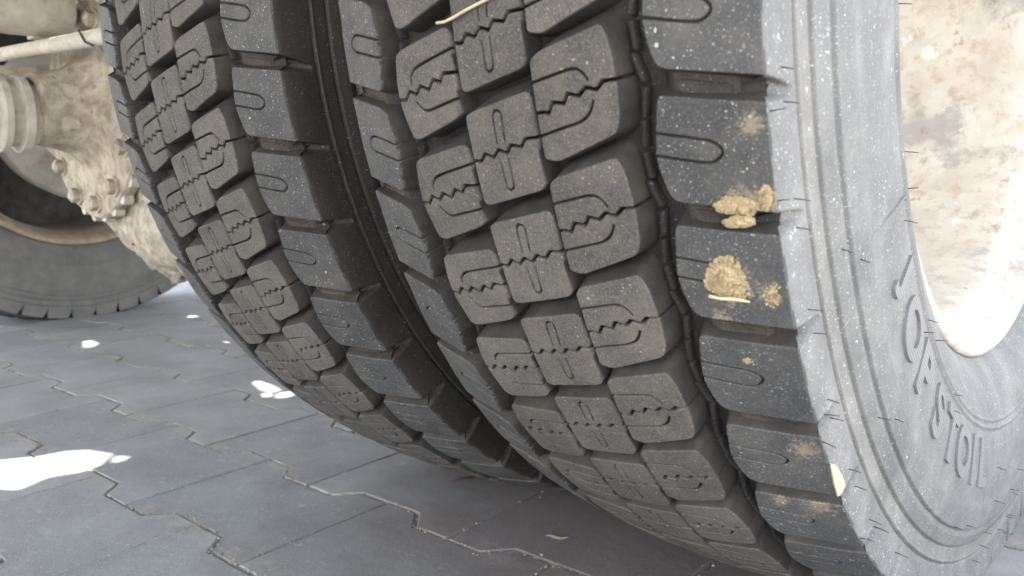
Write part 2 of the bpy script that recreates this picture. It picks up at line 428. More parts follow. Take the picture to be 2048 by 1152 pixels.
def scoop_mask(tau, s):
    u = ((s+.008-.0034*(tau-144)+.5) % 1)-.5                    # groove centre, continuing its slant
    hw = .088-.0016*np.clip(tau-144, 0, 30)
    return 1-sstep(hw-.034, hw+.008, np.abs(u))
def carcass_depth(tau, s):
    a = np.abs(np.where(tau < 0, tau-9.5*0, tau))
    d = 15.5-8.0*sstep(94, 101, a)
    slot = (1-sstep(.018, .032, np.abs(((s-.09+.0036*(120-tau)+.5) % 1)-.5+.0)))*sstep(106, 109, tau)*(1-sstep(130, 133, tau))
    d = d+3.0*sstep(132, 143, tau)
    d = np.where(tau > 143.2, 0*tau, d)
    d = np.where(tau < -133.5, 0*tau, d)
    # moulding lines on the right flank
    wob = .5*np.sin(s*2*PI*1.7)+.4*np.sin(s*2*PI*4.3)
    d = d+2.6*np.exp(-((tau-R1-.35*wob)/.8)**2)-.5*np.exp(-((tau-R1-2)/1.2)**2)
    d = d+1.7*np.exp(-((tau-R2+.6)/.8)**2)+1.6*np.exp(-((tau-R3+.6)/.8)**2)
    d = d-1.1*sstep(R2-.8, R2+.6, tau)*(1-sstep(R2+9, R2+13, tau))
    d = d-1.2*sstep(R3-.8, R3+.6, tau)*(1-sstep(R3+16, R3+24, tau))
    d = d-1.8*np.exp(-((tau-R4)/1.5)**2)-1.3*np.exp(-((tau-R4-6)/1.2)**2)
    return d
st = np.concatenate([np.arange(PT[0], -134, 6.0), [-133.5, -132.5], np.arange(-130, -104, 5), np.arange(-103, -92, 2), np.arange(-90, 92, 10), np.arange(92, 104, 2),
                     np.arange(105, 140, 5), np.arange(141, R1-4, 1.0), np.arange(R1-4, R3+4, .6), np.arange(R3+5, R4-5, 3.0), np.arange(R4-5, R4+11, 1.0), np.arange(R4+12, PT[-1], 3.0), [PT[-1]]])
ncirc = NP*60
S_ = np.arange(ncirc)/60.0
SS, TT = np.meshgrid(S_, st, indexing='ij')
Vc = to_world(TT.ravel(), SS.ravel(), carcass_depth(TT.ravel(), SS.ravel()))
# each shoulder groove runs out over the tread edge as a scoop: its floor is a chamfer in cross-section
tq = TT.ravel(); sq = SS.ravel(); mk = scoop_mask(tq, sq)*(tq > 143.2)*(tq < 175)
q_ = np.clip((tq-143.2)/29.0, 0, 1)
sx = 136.2+(144.4-136.2)*q_**1.1; sr = 501.5+(485-501.5)*q_
cx_ = Vc[:, 0]*1000; cr_ = np.hypot(Vc[:, 1], Vc[:, 2])*1000; tt_ = PH-sq*DEL
mk = mk*(1-sstep(.88, 1.0, q_)*.999)
nx_ = (cx_+(sx-cx_)*mk)/1000; nr_ = (cr_+(sr-cr_)*mk)/1000
Vc = np.stack([nx_, -nr_*np.cos(tt_), nr_*np.sin(tt_)], 1)
Fc = grid_faces(ncirc, len(st), closed_u=True)[:, ::-1]
tmid = (st[Fc % len(st)]).mean(1)
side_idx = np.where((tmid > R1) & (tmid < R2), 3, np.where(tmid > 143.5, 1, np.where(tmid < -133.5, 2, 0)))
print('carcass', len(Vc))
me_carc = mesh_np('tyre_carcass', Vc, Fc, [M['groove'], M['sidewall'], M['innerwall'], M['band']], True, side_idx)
def seg_dist(P, a, b):
    ab = b-a; t = np.clip(((P-a)@ab)/(ab@ab), 0, 1)
    return np.linalg.norm(P-(a+t[:, None]*ab), axis=1)
def poly_dist(P, pts):
    pts = np.array(pts, float); d = np.full(len(P), 1e9)
    for i in range(len(pts)-1): d = np.minimum(d, seg_dist(P, pts[i], pts[i+1]))
    return d
def block(name, poly, tans, sipes, floor=15.8, rc=1.5, g=.42, ulim=None, mats=None, extra=None, follow=None):
    """poly: (s,u) corners in order; tans: wall slope of the edge that starts at each corner"""
    P = np.array([(s*PITCH, u) for s, u in poly], float)
    ext = 1.0+max(x for x in tans if x)*floor
    v0, u0 = P.min(0)-ext; v1, u1 = P.max(0)+ext
    if ulim: u0 = max(u0, ulim[0]); u1 = min(u1, ulim[1])
    nv = int((v1-v0)/g)+1; nu = int((u1-u0)/g)+1
    Vg, Ug = np.meshgrid(np.linspace(v0, v1, nv), np.linspace(u0, u1, nu), indexing='ij')
    if follow:                                                  # let the grid lines run along the slanted inner edge
        fs_ = np.array(sorted((s*PITCH, u) for s, u in follow)); ed = np.interp(Vg, fs_[:, 0], fs_[:, 1]); sh = ed-fs_[:, 1].mean()
        inner = u0 if abs(u0) < abs(u1) else u1; outer = u1 if abs(u0) < abs(u1) else u0
        Ug = Ug+sh*np.clip((outer-Ug)/(outer-fs_[:, 1].mean()), 0, 1)
    Q = np.stack([Vg.ravel(), Ug.ravel()], 1)
    area = 0
    for i in range(len(P)): a = P[i]; b = P[(i+1) % len(P)]; area += a[0]*b[1]-a[1]*b[0]
    sg = 1 if area > 0 else -1
    acc = 0; wt = 0; wsum = 0
    for i in range(len(P)):
        a = P[i]; b = P[(i+1) % len(P)]; e = (b-a)/np.linalg.norm(b-a); nrm = np.array([e[1], -e[0]])*sg
        o = (Q-a)@nrm
        if tans[i] is None: continue
        m = np.maximum(0, o+rc)**2
        acc = acc+m; wt = wt+m*tans[i]; wsum = wsum+m
    o = np.sqrt(acc)-rc; tn = np.where(wsum > 1e-9, wt/np.maximum(wsum, 1e-9), .3)
    dep = o/np.maximum(tn, .04)
    w_ = .4
    dep = np.where(dep < -w_, 0, np.where(dep > w_, dep, (dep+w_)**2/(4*w_)))
    top = dep.copy()
    for pts, hw, dd in sipes:
        d = poly_dist(Q, [(s*PITCH, u) for s, u in pts])
        dep = dep+dd*(1-sstep(hw-.3, hw+.4, d))
    if extra: dep = dep+extra(Q)
    dep = np.minimum(dep, floor+.6)
    # slow unevenness of the worn top
    dep = dep+.12*np.sin(Q[:, 0]*.21+Q[:, 1]*.13)*(top < 2)
    V = to_world(Q[:, 1], Q[:, 0]/PITCH, dep)
    F = grid_faces(nv, nu)
    keep = (top[F].min(1) < floor-.2)
    F = F[keep]
    used = np.unique(F); mp = np.full(len(V), -1); mp[used] = np.arange(len(used))
    me = mesh_np(name, V[used], mp[F], mats, True)
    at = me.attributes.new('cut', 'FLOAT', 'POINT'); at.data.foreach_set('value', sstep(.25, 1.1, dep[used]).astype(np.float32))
    return me
def zig(s0, u0, s1, u1, n, amp=.03):
    """zigzag sipe from (s0,u0) to (s1,u1)"""
    pts = [(s0, u0)]
    for k in range(n*2):
        f = (k+1)/(n*2+1)
        pts.append((s0+(s1-s0)*f+(amp if k % 2 == 0 else -amp), u0+(u1-u0)*f))
    pts.append((s1, u1)); return pts
def arc_pts(pts, n=6):
    """Catmull-Rom smoothing"""
    P = np.array(pts, float); out = []
    for i in range(len(P)-1):
        p0 = P[max(i-1, 0)]; p1 = P[i]; p2 = P[i+1]; p3 = P[min(i+2, len(P)-1)]
        for k in range(n):
            a = k/n; out.append(tuple(.5*((2*p1)+(-p0+p2)*a+(2*p0-5*p1+4*p2-p3)*a*a+(-p0+3*p1-3*p2+p3)*a**3)))
    out.append(tuple(P[-1])); return out
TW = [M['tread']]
# centre column
zc = [(1.366, -26), (1.366, -22), (1.381, -17.4), (1.377, -15), (1.312, -11.1), (1.349, -5.1), (1.282, -.8), (1.315, 5), (1.246, 9.1), (1.269, 15.5), (1.202, 19.3), (1.197, 30)]
me_C = block('tread_block', [(.985, -20.5), (.965, -18.5), (.825, 24.5), (.86, 26.8), (1.61, 26.3), (1.64, 24.5), (1.785, -17), (1.76, -20)],
             [.3, .48, .3, .05, .2, .16, .2, .05],
             [(zc, .62, 9), (arc_pts([(1.226, -.8), (1.02, -.6), (.963, 1), (.955, 3.3), (.975, 5.2), (1.02, 5.6), (1.206, 5.1)]), .45, 3.5),
              (arc_pts([(1.396, -.6), (1.58, -.2), (1.63, 1), (1.635, 3), (1.61, 4.9), (1.57, 5.3), (1.374, 5.4)]), .45, 3.5)], mats=TW)
# right inner column
zd = [(.004, 26), (.004, 29), (.001, 33.9), (.014, 36.9), (-.07, 40.1), (-.053, 46.7), (-.126, 49.6), (-.098, 55.8), (-.158, 59.9), (-.131, 65.8), (-.19, 69.7), (-.192, 76.3), (-.235, 90)]
polyD = [(-.40, 29.6), (-.455, 33.5), (-.60, 71), (-.50, 74.5), (-.17, 77), (.12, 75.8), (.215, 72.5), (.405, 38), (.375, 30.2)]
me_D = block('tread_block', polyD, [.3, .48, .45, .42, .42, .40, .18, .2, .05],
             [(zd, .68, 9), (arc_pts([(-.225, 26), (-.271, 40.8), (-.305, 53), (-.282, 58.5), (-.216, 61.8)]), .5, 4),
              (arc_pts([(.205, 26), (.139, 43.7), (.101, 54.5), (.04, 60.3), (-.05, 63.3)]), .5, 4)], mats=TW)
# left inner column
zb = [(-.20, -90), (-.205, -77.9), (-.203, -70.6), (-.279, -66.1), (-.24, -60), (-.313, -55), (-.272, -47.7), (-.358, -42.8), (-.325, -36.8), (-.395, -33.6), (-.394, -20)]
me_B = block('tread_block', [(-.60, -74.3), (-.635, -71.5), (-.77, -27), (-.74, -24.4), (-.03, -25.4), (.0, -28.5), (.172, -65), (.155, -70), (-.12, -76.5), (-.35, -77)],
             [.3, .48, .3, .05, .2, .17, .25, .35, .35, .35],
             [(zb, .68, 9), (arc_pts([(-.61, -20), (-.519, -45.9), (-.47, -57.1), (-.41, -61.5), (-.345, -62.9)]), .5, 4),
              (arc_pts([(-.177, -61.2), (-.113, -56.4), (-.091, -51), (-.125, -40), (-.19, -20)]), .5, 4)], mats=TW)
# right shoulder
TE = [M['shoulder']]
uE = arc_pts([(.223, 88), (.229, 92.8), (.30, 113.5), (.335, 120), (.405, 123.4), (.47, 120), (.475, 113.5), (.40, 92), (.395, 88)], 8)
me_E = block('tread_block', [(-.04, 96.2), (.105, 152), (.915, 152), (.765, 98), (.735, 96.3), (.40, 91.6), (.22, 92.8)],
             [.33, None, .30, .2, .16, .16, .16], [(uE, .45, 3)], floor=15.8, rc=3.0, ulim=(70, 147.5), mats=TE,
             extra=lambda Q: np.maximum(0, Q[:, 1]-145.5)*.8, follow=[(-.04, 96.2), (.22, 92.8), (.40, 91.6), (.735, 96.3), (.765, 98)])
# left shoulder (the same figure turned by half a turn)
uA = arc_pts([(.383, -88), (.383, -92.7), (.31, -113), (.288, -119), (.223, -122.3), (.15, -119.5), (.139, -113.1), (.215, -93), (.226, -88)], 8)
me_A = block('tread_block', [(.70, -96.2), (.545, -140), (-.29, -140), (-.135, -98), (-.105, -95.5), (.25, -91.5), (.43, -92.5)],
             [.30, None, .33, .2, .16, .16, .16], [(uA, .45, 3)], floor=15.8, rc=3.0, ulim=(-136.5, -70), mats=TE,
             extra=lambda Q: np.maximum(0, -134.5-Q[:, 1])*.8, follow=[(.70, -96.2), (-.135, -98), (-.105, -95.5), (.25, -91.5), (.43, -92.5)])
# shallow bar across each shoulder groove with an elongated moulded eye, and stone ejector ribs
def patch(name, s0, s1, u0, u1, ds_du, depth_fn, mat, n=(24, 60)):
    A, B = np.meshgrid(np.linspace(0, 1, n[0]), np.linspace(0, 1, n[1]), indexing='ij'); A = A.ravel(); B = B.ravel()
    U = u0+(u1-u0)*B; Sg = s0+(s1-s0)*A+ds_du*(U-u0)
    return mesh_np(name, to_world(U, Sg, depth_fn(A, B, U)), grid_faces(*n), mat, True)
def tie_depth(A, B, U):
    d = 6.4+2.4*sstep(.86, 1, B)
    x = (A-.5)*14; y = (B-.5)*42
    # stadium-shaped moulded ring
    q = np.hypot(x, np.maximum(0, np.abs(y)-12.5))
    d = d-1.1*np.exp(-((q-3.4)/.9)**2)
    e = np.minimum(1-sstep(.9, 1, np.abs(A-.5)*2), sstep(.0, .06, B))
    return d+(1-e)*4
me_T = patch('tie_bar', -.225, -.008, 100.5, 134.0, .0034, tie_depth, M['wall'])
me_T2 = patch('tie_bar', .665, .855, -100.5, -132.5, -.0034*-1*-1*-1 if False else .0034, tie_depth, M['wall'])
def ejectors(me_name):
    bars = [((-.365, 81.5), (-.135, 86.0)), ((-.105, 86.2), (.120, 84.2)), ((.150, 83.6), (.370, 82.2)), ((.400, 82.2), (.625, 83.4))]
    allv = []; allf = []; off = 0
    for k in range(NP):
        for sgn in (1, -1):
            for (s0, u0), (s1, u1) in bars:
                if sgn < 0: s0_, u0_, s1_, u1_ = .64-s0, -u0, .64-s1, -u1
                else: s0_, u0_, s1_, u1_ = s0, u0, s1, u1
                n = 7; tt = np.array([0, .03, .1, .5, .9, .97, 1.]); wv = np.array([-1.7, -1.5, 0, 1.5, 1.7]); dv = np.array([16.5, 9.8, 9.6, 9.8, 16.5])
                S = s0_+(s1_-s0_)*tt; U = u0_+(u1_-u0_)*tt
                SSg = np.repeat(S[:, None], 5, 1); UUg = U[:, None]+wv[None]
                D = np.repeat(dv[None], n, 0).copy(); D[0] = 16.5; D[-1] = 16.5
                allv.append(to_world(UUg.ravel(), SSg.ravel()+k, D.ravel())); f = grid_faces(n, 5)+off; allf.append(f); off += n*5
    return mesh_np(me_name, np.concatenate(allv), np.concatenate(allf), M['groove'], True)
me_ej = ejectors('stone_ejector_ribs')

def copy_block(me, parent, k, name='tread_block'):
    return link(name, me, parent, (0, 0, 0), (k*DEL, 0, 0))
def make_wheel(name, label, x, rot, carc, cols, ties=True):
    root = empty(name, (x, 0, AXZ), (rot, 0, 0)); tag(root, label, 'wheel')
    ty = link('tyre', me_carc, root)
    for k, mm in enumerate(carc or ()):
        ty.material_slots[k].link = 'OBJECT'; ty.material_slots[k].material = M[mm]
    for me in cols:
        for k in range(NP): copy_block(me, ty, k)
    if ties:
        for k in range(NP): copy_block(me_T, ty, k, 'tie_bar')
        for k in range(NP): copy_block(me_T2, ty, k, 'tie_bar')
        e = link('stone_ejector_ribs', me_ej, ty); e['kind'] = 'stuff'
    return root, ty
w_out, ty_out = make_wheel('wheel', 'outer dual truck wheel in front, deep block tread, pale dusty sidewall with raised letters', 0, 0, None, [me_A, me_B, me_C, me_D, me_E])
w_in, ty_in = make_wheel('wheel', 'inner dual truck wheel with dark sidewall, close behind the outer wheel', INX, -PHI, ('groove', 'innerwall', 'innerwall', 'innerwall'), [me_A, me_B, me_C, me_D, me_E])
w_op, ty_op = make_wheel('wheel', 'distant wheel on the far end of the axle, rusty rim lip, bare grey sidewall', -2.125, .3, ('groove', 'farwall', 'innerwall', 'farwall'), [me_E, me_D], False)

# rim of the near wheel: lip, barrel and deep dished disc with hand holes
rp = [(.1205, .3125), (.1245, .3160), (.1275, .3150), (.1290, .3105), (.1275, .3050), (.122, .300), (.112, .2965), (.104, .292), (.098, .283), (.085, .279), (.06, .277), (.02, .275), (-.03, .272), (-.08, .268), (-.11, .262)]
m = MB(); m.lathe(rp, (0, 0, 0), 0, 160); rim = m.obj('rim', M['rim'], w_out)
m = MB(); m.lathe([(-.085, .2675), (-.10, .262), (-.115, .24), (-.12, .21), (-.125, .16), (-.125, .0)], (0, 0, 0), 0, 120)
disc = m.obj('wheel_disc', M['rim'], w_out)
# simple rims for the other two wheels
m = MB(); m.lathe([(-x, r) for x, r in rp], (.0, 0, 0), 0, 96); m.obj('rim', M['goldrim'], w_in)
rp2 = [(.112, .3085), (.127, .3175), (.1345, .3215), (.139, .319), (.139, .312), (.132, .306), (.118, .300), (.10, .29), (.05, .284), (-.05, .28), (-.12, .276)]
m = MB(); m.lathe(rp2, (0, 0, 0), 0, 96); m.obj('rim', M['goldrim'], w_op)
m = MB(); m.lathe([(-.10, .279), (-.10, .0)], (0, 0, 0), 0, 64)
m.obj('wheel_disc', M['darksteel'], w_op)

# raised letters on the near sidewall (feet towards the tread, read downwards)
def letter(ch, ang, r0, h, bold=.035):
    cu = bpy.data.curves.new('t', 'FONT'); cu.body = ch; cu.size = 1; cu.offset = bold; cu.extrude = 0; cu.resolution_u = 6
    ob = bpy.data.objects.new('t', cu); COL.objects.link(ob)
    dg = bpy.context.evaluated_depsgraph_get(); me = bpy.data.meshes.new_from_object(ob.evaluated_get(dg))
    bpy.data.objects.remove(ob)
    V = np.array([v.co[:] for v in me.vertices]); F = [list(p.vertices) for p in me.polygons]
    V[:, 0] -= (V[:, 0].min()+V[:, 0].max())/2; V[:, 1] -= V[:, 1].min(); sc = h/max(.4, V[:, 1].max()); V *= sc; V[:, 0] *= 1.12
    from collections import Counter
    ec = Counter(); 
    for f in F:
        for i in range(len(f)): ec[tuple(sorted((f[i], f[(i+1) % len(f)])))] += 1
    border = [(f[i], f[(i+1) % len(f)]) for f in F for i in range(len(f)) if ec[tuple(sorted((f[i], f[(i+1) % len(f)])))] == 1]
    sel = PT > 143; pr = PP[sel]; od = np.argsort(pr[:, 1])
    def mp(x, y, lift):
        r = r0-y; t = math.radians(ang)-x/r0
        xx = np.interp(r*1000, pr[od, 1], pr[od, 0])/1000+lift
        return (xx, -r*math.cos(t), r*math.sin(t))
    n = len(V); vs = [mp(x, y, .0019) for x, y, _ in V]+[mp(x, y, -.001) for x, y, _ in V]
    fs = [f for f in F]+[[a, a+n, b+n, b] for a, b in border]
    return mesh_np('raised_letter', vs, fs, M['letter'], False)
for ch, ang in zip('JOPSTOIL', (-31.4, -37.4, -43.6, -50.2, -56.4, -62.2, -67.4, -72.2)):
    link('raised_letter', letter(ch, ang, .419, .038), ty_out)
# raised outline around the lettering panel
def flank_tube(pts, rad, n=6, lift=0.0):
    sel = PT > 143; pr = PP[sel]; od = np.argsort(pr[:, 1]); P_ = []
    for r, a in pts:
        t = math.radians(a); xx = np.interp(r*1000, pr[od, 1], pr[od, 0])/1000+lift
        P_.append((xx, -r*math.cos(t), r*math.sin(t)))
    m = MB(); m.tube(P_, rad, n); return m
fr = flank_tube([(.371, -26.6), (.375, -26.0), (.385, -25.5), (.41, -25.1), (.444, -24.9), (.4465, -25.3)]+[(.447, a) for a in np.arange(-26, -100, -1.5)], .0014)
fr.obj('panel_outline', M['sidewall'], ty_out)
# moulding hairs
def flank_hit(px, py):
    d = ray(px, py); best = None
    for t in np.linspace(.15, 1.2, 3000):
        p = CAM+d*t; r = math.hypot(p.y, p.z-AXZ)*1000
        if r > 515 or r < 318: continue
        sel = PT > 143; pr = PP[sel]; od = np.argsort(pr[:, 1]); xs = np.interp(r, pr[od, 1], pr[od, 0])/1000
        if p.x < xs: return p
    return None
hm = MB()
hp = [(1563,134),(1568,203),(1540,223),(1555,402),(1588,397),(1592,455),(1680,497),(1717,517),(1793,7),(1808,303),(1812,378),(1809,440),(1616,619),(1627,667),(1655,798),(1648,829),(1664,836),(1645,883),(1697,938),(1710,972),(1738,1038),(1752,1054),(1722,1076),(1790,1104),(1851,638),(1847,665),(1870,681),(1905,789),(1903,819),(1786,836),(1751,834),(1905,1052),(1930,1050),(1960,1090),(1945,1120)]
for px, py in hp:
    p = flank_hit(px, py)
    if p is None: continue
    L = random.uniform(.006, .0085); e = p+Vector((L, random.uniform(-.0015, .0015), random.uniform(-.002, .001)))
    mid = (p+e)/2+Vector((0, 0, .00015))
    hm.tube([p-Vector((.001, 0, 0))-Vector((0, 0, AXZ)), mid-Vector((0, 0, AXZ)), e-Vector((0, 0, AXZ))], [.00034, .00026, .0002], 5)
for k in range(30):
    a = math.radians(random.uniform(-135, -78)); r = random.uniform(.40, .505); sel = PT > 143; pr = PP[sel]; od = np.argsort(pr[:, 1])
    xx = np.interp(r*1000, pr[od, 1], pr[od, 0])/1000; p = Vector((xx, -r*math.cos(a), r*math.sin(a)))
    hm.tube([p, p+Vector((random.uniform(.006, .009), random.uniform(-.001, .001), random.uniform(-.002, .001)))], [.0003, .0002], 4)
ho = hm.obj('moulding_hairs', M['groove'], ty_out); ho['kind'] = 'stuff'

# ------------------------------------------------------------------ dirt on the tread
def tread_hit(px, py, xo=0.0, lift=0.0):
    d = ray(px, py)
    for t in np.linspace(.2, 1.8, 6000):
        p = CAM+d*t; u = (p.x-xo)*1000; r = math.hypot(p.y, p.z-AXZ)*1000
        if abs(u) < 150 and r < crown(u)+lift*1000:
            n = Vector((2*RC*u, p.y/(r/1000)*1, (p.z-AXZ)/(r/1000))).normalized()
            return p, n
    return None
def clump(label, cpx, rad_px, n, size, seed, squash=1.0):
    rs = random.Random(seed); c, nn = tread_hit(*cpx); M_ = MB()
    from_ico = [(0, 0, 1)]+[(.894*math.cos(2*PI*k/5), .894*math.sin(2*PI*k/5), .447) for k in range(5)]+[(.894*math.cos(2*PI*(k+.5)/5), .894*math.sin(2*PI*(k+.5)/5), -.447) for k in range(5)]+[(0, 0, -1)]
    icf = [[0, 1+k, 1+(k+1) % 5] for k in range(5)]+[[1+k, 6+k, 1+(k+1) % 5] for k in range(5)]+[[1+(k+1) % 5, 6+k, 6+(k+1) % 5] for k in range(5)]+[[11, 6+(k+1) % 5, 6+k] for k in range(5)]
    lob = [rs.uniform(.65, 1.25) for _ in range(9)]
    for k in range(n):
        a = rs.uniform(0, 2*PI); q = math.sqrt(rs.random())
        la = a/(2*PI)*9; i0 = int(la) % 9; f = la-int(la); lo = lob[i0]*(1-f)+lob[(i0+1) % 9]*f
        h = tread_hit(cpx[0]+rad_px[0]*q*lo*math.cos(a), cpx[1]+rad_px[1]*q*lo*math.sin(a))
        if not h: continue
        p, nr = h; sz = size*rs.uniform(.35, 1.15)*(1.15-.6*q); hgt = size*1.1*(1-q**2)*squash*rs.random()
        Rm = Euler((rs.uniform(0, 6), rs.uniform(0, 6), rs.uniform(0, 6))).to_matrix()
        vs = [p+nr*(hgt)+Rm @ Vector((x*sz*rs.uniform(.6, 1.3), y*sz*rs.uniform(.6, 1.3), z*sz*rs.uniform(.5, .9))) for x, y, z in from_ico]
        M_.add(vs, icf)
    o = M_.obj('mud_clump', M['mud'], None, False); tag(o, label, 'mud')
    return o
clump('largest dried yellow mud clump on the shoulder block of the outer tyre', (1455, 558), (46, 42), 620, .0023, 1, .6)
clump('dried yellow mud clump on the lower edge of the shoulder block', (1472, 412), (38, 20), 320, .0020, 2, .6)
clump('thin dried mud strip lying in the groove between two shoulder blocks', (1480, 442), (36, 13), 220, .0019, 3, .6)
clump('crumbly mud patch at the outer corner of the shoulder block', (1532, 400), (16, 26), 130, .0016, 4, .4)
clump('small mud crumb spot beneath the largest yellow mud clump', (1545, 590), (16, 24), 60, .0013, 5, .3)
clump('tiny mud crumb alone on the next shoulder block down', (1494, 721), (11, 7), 26, .0012, 6, .4)
def fibre(label, pxs, rad, lift, mat='straw', name='straw'):
    P_ = []
    for px in pxs:
        h = tread_hit(px[0], px[1], 0, lift)
        if h: P_.append(h[0])
    m = MB(); m.tube(P_, [rad]*(len(P_)-1)+[rad*.5], 6)
    return tag(m.obj(name, M[mat]), label, 'straw')
fibre('long pale straw stuck across the tread blocks at the top', [(873, 46), (888, 44), (905, 36), (930, 21), (955, 8), (975, -2), (1000, -14)], .0008, .003)
fibre('short pale straw beneath the largest mud clump', [(1418, 592), (1440, 597), (1460, 598), (1480, 600), (1500, 604)], .0009, .0035)
# pale clay chip stuck on the shoulder edge
def chip():
    pts = [(1658, 925), (1672, 930), (1684, 955), (1688, 968), (1680, 985), (1673, 990), (1666, 965)]
    vs = []
    for px, py in pts:
        p = flank_hit(px, py) or tread_hit(px, py)[0]
        vs.append(p)
    c = sum(vs, Vector())/len(vs); m = MB(); n = len(vs)
    top = [v+Vector((.0012, -.0008, -.0004)) for v in vs]; m.add(vs+top+[c+Vector((.002, -.0012, -.0006))], [[i, (i+1) % n, n+(i+1) % n, n+i] for i in range(n)]+[[n+i, n+(i+1) % n, 2*n] for i in range(n)])
    tag(m.obj('clay_chip', M['chip'], None, False), 'pale clay chip stuck on the shoulder edge of the outer tyre', 'clay chip')
chip()

# ------------------------------------------------------------------ truck above: axle, differential, frame and added shade deck
truck = empty('truck', (0, 0, 0)); tag(truck, 'dusty truck chassis with mud caked axle and differential above the wheels', 'truck')
nz = lambda a, h: .02*math.sin(7*a+h*30)+.015*math.sin(13*a+2)+.012*math.sin(23*a+h*70)
DX = -1.17
m = MB(); m.lathe([(-.33, .085), (-.45, .12), (-.6, .12), (-.85, .14), (-1.0, .19), (-1.05, .22)], (0, 0, AXZ), 0, 40); m.lathe([(-1.29, .22), (-1.36, .17), (-1.5, .13), (-1.75, .12), (-1.9, .14)], (0, 0, AXZ), 0, 40)
m.obj('axle_housing', M['palesteel'], truck)
# banjo housing: turned about the y axis
m = MB(); m.lathe([(-.213, .0), (-.215, .235), (-.20, .275), (-.17, .29), (-.10, .29), (-.02, .28), (.06, .255), (.12, .22), (.17, .12), (.18, 0)], (DX+.03, 0, AXZ-.02), 1, 72, wob=lambda a, h: .018*math.sin(5*a)+.01*math.sin(17*a+h*40))
m.obj('differential_housing', M['mudsteel'], truck)
CX, CZ = -1.255, AXZ-.03
m = MB(); m.lathe([(-.335, .050), (-.33, .060), (-.30, .066), (-.275, .074), (-.255, .092), (-.247, .108), (-.243, .175), (-.242, .186), (-.236, .190), (-.222, .190), (-.216, .186), (-.214, .10)], (CX, 0, CZ), 1, 72, wob=lambda a, h: .012*math.sin(7*a+h*30)+.008*math.sin(23*a+h*70))
carrier = m.obj('differential_carrier', M['mudsteel'], truck, True, sharp=50)
for k in range(12):
    a = 2*PI*k/12+.1; m = MB()
    c = (CX+.163*math.cos(a), 0, CZ+.163*math.sin(a))
    m.lathe([(-.262, 0), (-.262, .0075), (-.258, .0135), (-.247, .0135), (-.2465, .019), (-.242, .019)], c, 1, 6); m.obj('bolt', M['mudsteel'], carrier, False)
for k in range(26):                                     # scalloped flange edge
    a = 2*PI*k/26; m = MB(); m.lathe([(-.238, 0), (-.238, .011), (-.222, .012), (-.222, 0)], (CX+.186*math.cos(a), 0, CZ+.186*math.sin(a)), 1, 10); m.obj('flange_lug', M['palesteel'], carrier, True, sharp=40)
m = MB(); m.lathe([(-.395, .03), (-.394, .058), (-.388, .064), (-.378, .064), (-.374, .054), (-.362, .052), (-.358, .064), (-.346, .064), (-.342, .05), (-.33, .05)], (CX, 0, CZ-.01), 1, 48)
fl = m.obj('pinion_flange', M['palesteel'], truck, True, sharp=40)
m = MB(); m.tube([(CX, -.39, CZ-.01), (CX, -.45, CZ-.01), (CX+.02, -2.6, CZ+.06)], [.045, .048, .05], 24); m.obj('propeller_shaft', M['drum'], truck)
# crust of dried mud hanging from the lower edge of the housing, with a torn lower edge
def mud_crust(x0, x1, yf, zt, drop, seed):
    rs = random.Random(seed); n = 40; k = 9; m = MB(); vs = []
    L = [drop*(.45+.55*rs.random()) for _ in range(n)]
    for i in range(n):
        for j in range(k):
            f = j/(k-1); x = x0+(x1-x0)*i/(n-1)+rs.gauss(0, .002); ang = -f*L[i]/.26
            vs.append((x, yf+.05*f+rs.gauss(0, .0035), zt(x)-L[i]*f+rs.gauss(0, .002)))
    o = len(vs); vs += [(x+rs.gauss(0, .002), y+.02+rs.gauss(0, .002), z+.004) for x, y, z in vs]
    fs = []
    for i in range(n-1):
        for j in range(k-1):
            a = i*k+j; fs.append([a, a+1, a+k+1, a+k]); fs.append([o+a, o+a+k, o+a+k+1, o+a+1])
        a = i*k+k-1; fs.append([a, o+a, o+a+k, a+k])
    m.add(vs, fs); return m.obj('mud_crust', M['mudsteel'], truck, True)
hz = lambda x: AXZ-.02-math.sqrt(max(.0001, .282**2-(x-DX-.03)**2))+.03
mud_crust(-1.30, -.93, -.205, hz, .075, 4)
# brake drum on the far side
m = MB(); m.lathe([(-2.02, .19), (-1.93, .198), (-1.915, .205), (-1.90, .205), (-1.885, .2), (-1.875, .18), (-1.86, .12), (-1.86, .09)], (0, 0, AXZ), 0, 72); m.obj('brake_drum', M['drum'], truck, True, sharp=40)
# near brake drum inside the inner wheel
m = MB(); m.lathe([(-.34, .22), (-.50, .225), (-.515, .235), (-.53, .235), (-.535, .2), (-.54, .1)], (0, 0, AXZ), 0, 64); m.obj('brake_drum', M['drum'], truck)
# stabiliser bar, cross member, bushing eye, frame rails
RY = -.315
ra = on_plane_y(60, 99, RY); rb = on_plane_y(215, 72, RY); rd = (rb-ra)
m = MB(); m.tube([ra-rd*1.2, ra, rb, rb+rd*.8, rb+rd*1.6+Vector((0, .15, -.01)), rb+rd*2.0+Vector((0, .4, -.02))], .0125, 14); m.obj('stabiliser_bar', M['palesteel'], truck)
m = MB(); m.box((-1.17, -.16, .685), (.9, .10, .075)); m.box((-1.17, -.16, .73), (.9, .16, .012)); m.obj('cross_member', M['palesteel'], truck, False)
m = MB(); m.lathe([(-.40, .024), (-.40, .045), (-.36, .048), (-.28, .048), (-.27, .044), (-.27, .024)], (-1.235, 0, .645), 1, 40); m.box((-1.25, -.33, .695), (.12, .07, .05)); m.obj('torque_rod_bracket', M['palesteel'], truck, True, sharp=40)
m = MB(); m.lathe([(-.41, .012), (-.415, .028), (-.41, .034), (-.40, .036)], (-1.235, 0, .645), 1, 32); m.obj('rubber_bush', M['darksteel'], truck)
